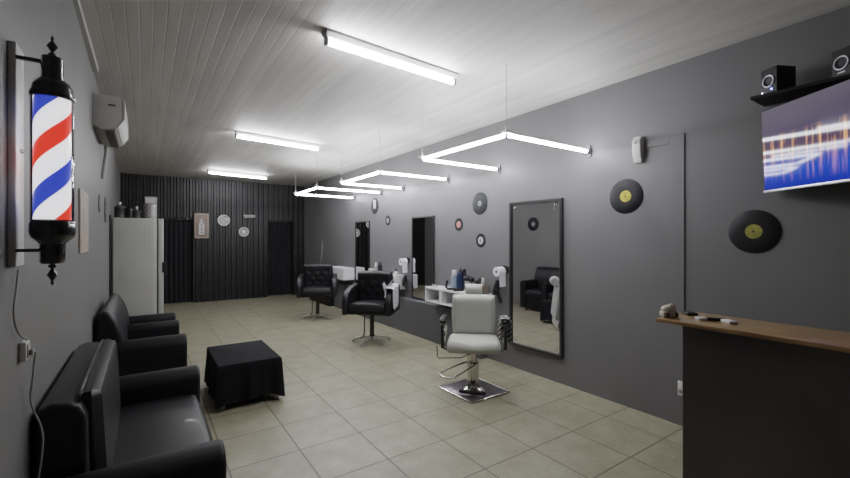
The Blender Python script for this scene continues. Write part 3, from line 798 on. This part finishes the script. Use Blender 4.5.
MB().box(-.125, .125, -.022, .022, -.012, .012, .006, mt=T(-.13, -.13, .045) @ RZ(-54)).box(-.02, .0, -.015, .10, -.008, .008, .003, mt=T(-.13, -.13, .042) @ RZ(-45)).build('foot_pump', M['black_plastic'], t)
MB().tube([(0, .05, .27), (-.12, .08, .25), (-.33, .095, .205), (-.375, .05, .20), (-.375, -.05, .20), (-.33, -.095, .205), (-.12, -.08, .25), (0, -.05, .27)], .0085, 10, smooth=2).build('footrest', M['chrome'], t)
MB(Q).tube([(-.03, -.08, .375), (-.12, -.12, .345), (-.33, -.13, .338), (-.342, -.13, .35), (-.347, -.13, .45)], .005, 8).build('recline_lever', M['black_metal'], t)
MB(Q).box(-.13, .13, -.13, .13, .385, .41, .006).build('seat_bracket', M['black_metal'], t)
def seatdip(): pass
sb = MB(Q)
sb.cushion(.505, .50, .115, .05, T(0, -.03, .405) @ RX(-4), 20, puff=.012, dim=((0, -.23),), dr=.12, dd=.022)
sb.build('seat', M['white_leather'], t)
MB(Q).cushion(.44, .415, .10, .06, T(0, .215, .712) @ RX(97) , 20, puff=.012).build('backrest', M['white_leather'], t)
MB(Q).cyl((-.045, .235, .92), (-.045, .25, .97), .007, 8).cyl((.045, .235, .92), (.045, .25, .97), .007, 8).build('headrest_post', M['chrome'], t)
MB(Q).lathe([(0, -.085), (.045, -.085), (.054, -.075), (.056, 0), (.054, .075), (.045, .085), (0, .085)], 24, T(0, .21, .955) @ RY(90)).build('headrest', M['white_leather'], t)
for s_ in (-1, 1):
    a = MB(Q).tube([(s_ * .29, .20, .45), (s_ * .295, .16, .66), (s_ * .295, -.10, .67), (s_ * .295, -.15, .655), (s_ * .29, -.155, .60), (s_ * .285, -.15, .44), (s_ * .26, -.10, .415)], .011, 10).box(s_ * .295 - .012, s_ * .295 + .012, -.165, -.145, .44, .66, .004).build('arm_bracket', M['black_metal'], t)
    MB(Q).cushion(.06, .33, .04, .018, T(s_ * .295, .02, .665) @ RX(-3), 10, puff=.004).build('armrest', M['black_plastic'], t)
    MB(Q).tube([(s_ * .275, .14, .50), (s_ * .275, .12, .62), (s_ * .275, -.05, .63), (s_ * .275, -.12, .58), (s_ * .275, -.11, .50)], .009, 8, smooth=1).build('chrome_side', M['chrome'], t)
def tw(u, v):   # towel over the right arm
    w = .075 + .012 * math.sin(v * 9 + u * 4)
    yy = -.12 + .20 * u + .012 * math.sin(v * 8)
    if v < .42: z = .50 + (v / .42) * .205; x = .295 - .045 - .012 * math.sin(u * 8)
    elif v < .58:
        a = PI - PI * (v - .42) / .16; x = .295 + .045 * math.cos(a); z = .705 + .02 * math.sin(a)
    else: z = .705 - ((v - .58) / .42) * .22; x = .295 + .045 + .012 * math.sin(u * 9 + 1)
    return (x, yy, z)
o = MB().sheet(tw, 14, 36, .004).build('towel', M['towel_stripe']); o.location = CW; o.rotation_euler = (0, 0, R(RW))
tag(o, 'black and white striped towel over the right armrest of the white chair', 'towel')

# ------------------------------------------------------------------ black tufted chairs
def black_chair(loc, rz, label):
    t = thing('barber_chair', label, 'chair', loc, rz, 'black tufted barber chairs')
    for k in range(5):
        a = R(90 + 72 * k + 20); c_, s_ = math.cos(a), math.sin(a)
        l = MB().tube([(c_ * .03, s_ * .03, .075), (c_ * .12, s_ * .12, .075), (c_ * .22, s_ * .22, .055), (c_ * .275, s_ * .275, .03)], [.022, .020, .018, .015], 10).build('base_leg', M['chrome_soft'], t)
        MB().cyl((c_ * .27, s_ * .27, 0), (c_ * .27, s_ * .27, .036), .024, 12, .018).build('glide', M['chrome_soft'], l)
    MB().lathe([(.04, .06), (.045, .075), (.04, .10), (.032, .11), (.03, .43), (0, .43)], 24).build('column', M['black_metal'], t)
    MB().tube([(-.06, -.03, .42), (-.09, -.05, .40), (-.095, -.06, .14), (-.10, -.09, .10), (-.12, -.14, .095)], .009, 8).build('pump_lever', M['black_metal'], t)
    MB().box(-.29, .29, -.25, .26, .43, .50, .022).build('seat_shell', M['leather_dark'], t)
    MB().cushion(.53, .50, .10, .035, T(0, -.03, .475) @ RX(-2), 18, puff=.025, dim=((0, .0),), dr=.05, dd=.012).build('seat', M['leather'], t)
    dm = [(-.15, .13), (0, .13), (.15, .13), (-.075, .03), (.075, .03), (-.15, -.07), (0, -.07), (.15, -.07)]
    mt = T(0, .24, .755) @ RX(99)
    b = MB().cushion(.54, .52, .11, .04, mt, 28, puff=.015, dim=dm, dr=.034, dd=.022).build('backrest', M['leather'], t)
    for (u, v) in dm:
        p = mt @ Vector((u, v, .110))
        MB().ball(tuple(p), .013, (1, .8, 1), 10).build('button', M['black_gloss'], b)
    for s_ in (-1, 1):
        pts = [(-.27, .43), (.25, .43), (.285, .60), (.28, .80), (.20, .815), (.06, .80), (-.10, .775), (-.20, .74), (-.265, .68), (-.285, .58)]
        MB().prism(pts, s_ * .350, s_ * .262, 'x', .028, 4).build('arm', M['leather'], t)
    return t
black_chair((2.65, 5.2, 0), -44, 'black tufted barber chair with a white towel on its right arm, middle of the row')
black_chair((2.62, 7.33, 0), -24, 'black tufted barber chair farthest from the camera, by the back wall')
def tw2(u, v):
    yy = -.24 + .34 * u + .02 * math.sin(v * 6)
    if v < .40: z = .66 + (v / .40) * .145 - .03 * u; x = .31 - .062 + .008 * math.sin(u * 9)
    elif v < .6:
        a = PI - PI * (v - .4) / .2; x = .31 + .062 * math.cos(a); z = .805 - .03 * (1 - u) + .02 * math.sin(a)
    else: z = .805 - .03 * (1 - u) - ((v - .6) / .4) * (.25 + .06 * math.sin(u * 5)); x = .31 + .066 + .016 * math.sin(u * 12)
    return (x, yy, z + .012)
o = MB().sheet(tw2, 16, 40, .006).build('towel', M['towel_white']); o.location = (2.65, 5.2, 0); o.rotation_euler = (0, 0, R(-44))
tag(o, 'white towel thrown over the right arm of the middle black chair', 'towel')

# ------------------------------------------------------------------ right wall: freshener, outlet, TV, speakers
t = thing('air_freshener', 'white air freshener dispenser high on the right wall', 'dispenser', (XR + .002, 1.83, 2.23))
MB().prism([(0, -.11), (0, .11), (-.045, .105), (-.07, .07), (-.06, -.05), (-.035, -.11)], -.036, .036, 'y', .008, 3).build('casing', M['white_plastic'], t)
MB().box(-.07, -.062, -.014, .014, .045, .065, .002).build('nozzle', M['grey_metal'], t)
t = thing('wall_outlet', 'white socket plate low on the right wall next to the counter', 'outlet', (XR, 1.500, .297))
MB().box(-.026, -.009, -.02, .02, -.055, .055, .004).build('plate', M['white_plastic'], t)
MB().box(-.028, -.026, -.012, .012, -.035, -.005, .002).build('socket', M['grey_metal'], t)

TVL = (3.137, .572, 2.052); TVR = 236.3; TVT = 2.6
t = thing('television', 'flat television showing a night skyline over blue water, high on the right wall', 'television', TVL, TVR)
t.rotation_euler.x = R(TVT)
MB().box(-.478, .478, .004, .045, -.272, .270, .006).build('case', M['black_plastic'], t)
MB().box(-.470, .470, -.002, .004, -.258, .263).build('screen', M['tv'], t, smooth=False)
MB().box(-.478, .478, -.006, .006, -.275, -.259, .002).build('bottom_bezel', M['silver'], t)
MB().box(-.12, .12, .045, .075, -.12, .12, .004).build('back_plate', M['black_metal'], t)
# arm reaches the wall
mw = (T(*TVL) @ RZ(TVR) @ RX(TVT)).inverted() @ Vector((XR, .62, 2.052))
MB().tube([(0, .07, 0), (mw.x * .5 + .06, mw.y * .5 + .04, 0), (mw.x, mw.y, 0)], .018, 10).build('mount_arm', M['black_metal'], t)
o = MB().box(3.23, XR, -.35, .985, 2.372, 2.392, .002, 1).build('speaker_shelf', M['black_plastic'], smooth=False)
tag(o, 'dark wall shelf carrying the speakers above the television', 'shelf')
def speaker(x, y, rz, label, led):
    t = thing('speaker', label, 'speaker', (x, y, 2.392), rz, 'small black speakers on the wall shelf')
    MB().box(-.055, .055, -.08, .055, 0, .168, .006).build('cabinet', M['black_plastic'], t)
    MB().torus(.036, .005, T(0, -.083, .085) @ RX(90)).build('driver_ring', M['silver'], t)
    MB().lathe([(0, -.012), (.012, -.004), (.033, .004), (.036, .0)], 22, T(0, -.082, .085) @ RX(90), cap=False).build('cone', M['black_plastic'], t)
    if led:
        MB().ball((.02, -.082, .03), .006).build('blue_light', M['led_blue'], t, label='lit blue indicator')
        MB().ball((-.042, -.082, .022), .004).build('white_light', M['led_white'], t, label='lit white indicator')
    else:
        MB().box(-.02, .02, -.084, -.08, .028, .034, .002).build('badge', M['silver'], t)
    return t
SR = 242
speaker(3.35, .865, SR, 'black speaker with a lit blue light, at the left end of the shelf', True)
speaker(3.35, .535, SR, 'black speaker cut by the right edge of the photo, without a light', False)

# ------------------------------------------------------------------ reception counter
t = thing('reception_counter', 'reception counter with a varnished wooden top and dark glossy front, at right', 'counter', (2.16, -.2, 0))
MB().prism([(-.195, -1.4), (.140, -1.4), (.140, 1.165), (-.185, 1.165)], 1.081, 1.10, 'z', .004, 2).build('worktop', M['wood'], t)
MB().box(-.155, -.13, -1.38, 1.062, 0, 1.081, .002, 1).build('front_panel', M['counter'], t, smooth=False)
MB().box(-.13, .12, 1.035, 1.062, 0, 1.081, .002, 1).build('side_panel', M['counter'], t, smooth=False)
MB().box(-.13, .12, -1.38, -1.35, 0, 1.081, .002, 1).build('side_panel', M['counter'], t, smooth=False)
MB().box(-.13, .11, -1.35, 1.035, .5, .52).build('inner_shelf', M['counter'], t, smooth=False)
t = thing('skull_ornament', 'cream rounded ornament with dark openings at the left end of the counter', 'ornament', (2.045, .938, 1.10), -42)
MB().box(-.034, .034, -.026, .026, 0, .028, .007).ball((0, .003, .033), .033, (1.0, .9, .75)).ball((.012, .0, .052), .014, (1.2, 1, .8)).build('dome', M['ivory'], t)
MB().box(-.022, -.006, -.028, -.02, .006, .024, .003).box(.018, .030, -.028, -.02, .004, .026, .003).build('opening', M['brown'], t)
t = thing('wallet', 'flat black wallet behind the ornament on the counter', 'wallet', (2.20, .915, 1.10), 50)
MB().box(-.036, .036, -.024, .024, 0, .012, .004).build('cover', M['black_plastic'], t)
MB().box(-.034, .034, -.0245, -.020, .003, .009, .002).build('inside', M['brown'], t)
def packet(x, y, rz, w, label, m2=None):
    t = thing('card_packet', label, 'packet', (x, y, 1.10), rz)
    MB().box(-w, w, -.018, .018, 0, .012, .002).build('carton', M['paper'], t)
    MB().box(-w * .9, w * .9, -.0175, -.0165, .002, .009).build('edge_band', M['cream_plastic'], t)
packet(2.095, .822, 50, .018, 'small white packet on the counter, nearer to the ornament')
t = thing('pen', 'black marker pen lying between the two white packets on the counter', 'pen', (2.12, .775, 1.107), -55)
MB().cyl((-.035, 0, 0), (.03, 0, 0), .007, 10).build('barrel', M['black_plastic'], t)
MB().cyl((.03, 0, 0), (.048, 0, 0), .0065, 10, .004).build('cap', M['brown'], t)
packet(2.12, .722, 52, .03, 'larger white packet on the counter, farther right from the ornament')

# ------------------------------------------------------------------ camera, world, look
w = bpy.data.worlds.new('World'); sc.world = w; w.use_nodes = True
w.node_tree.nodes['Background'].inputs[0].default_value = (.5, .52, .55, 1); w.node_tree.nodes['Background'].inputs[1].default_value = .02
cam = bpy.data.cameras.new('Camera'); co = bpy.data.objects.new('Camera', cam); COL.objects.link(co)
cam.sensor_width = 36; cam.lens = 407 / 850 * 36
co.location = (0, 0, 1.47); co.rotation_euler = (R(90), 0, -math.atan(279 / 407))
cam.clip_start = .05
sc.camera = co
sc.view_settings.view_transform = 'Filmic'
sc.view_settings.exposure = .6
sc.view_settings.look = 'Medium Contrast'
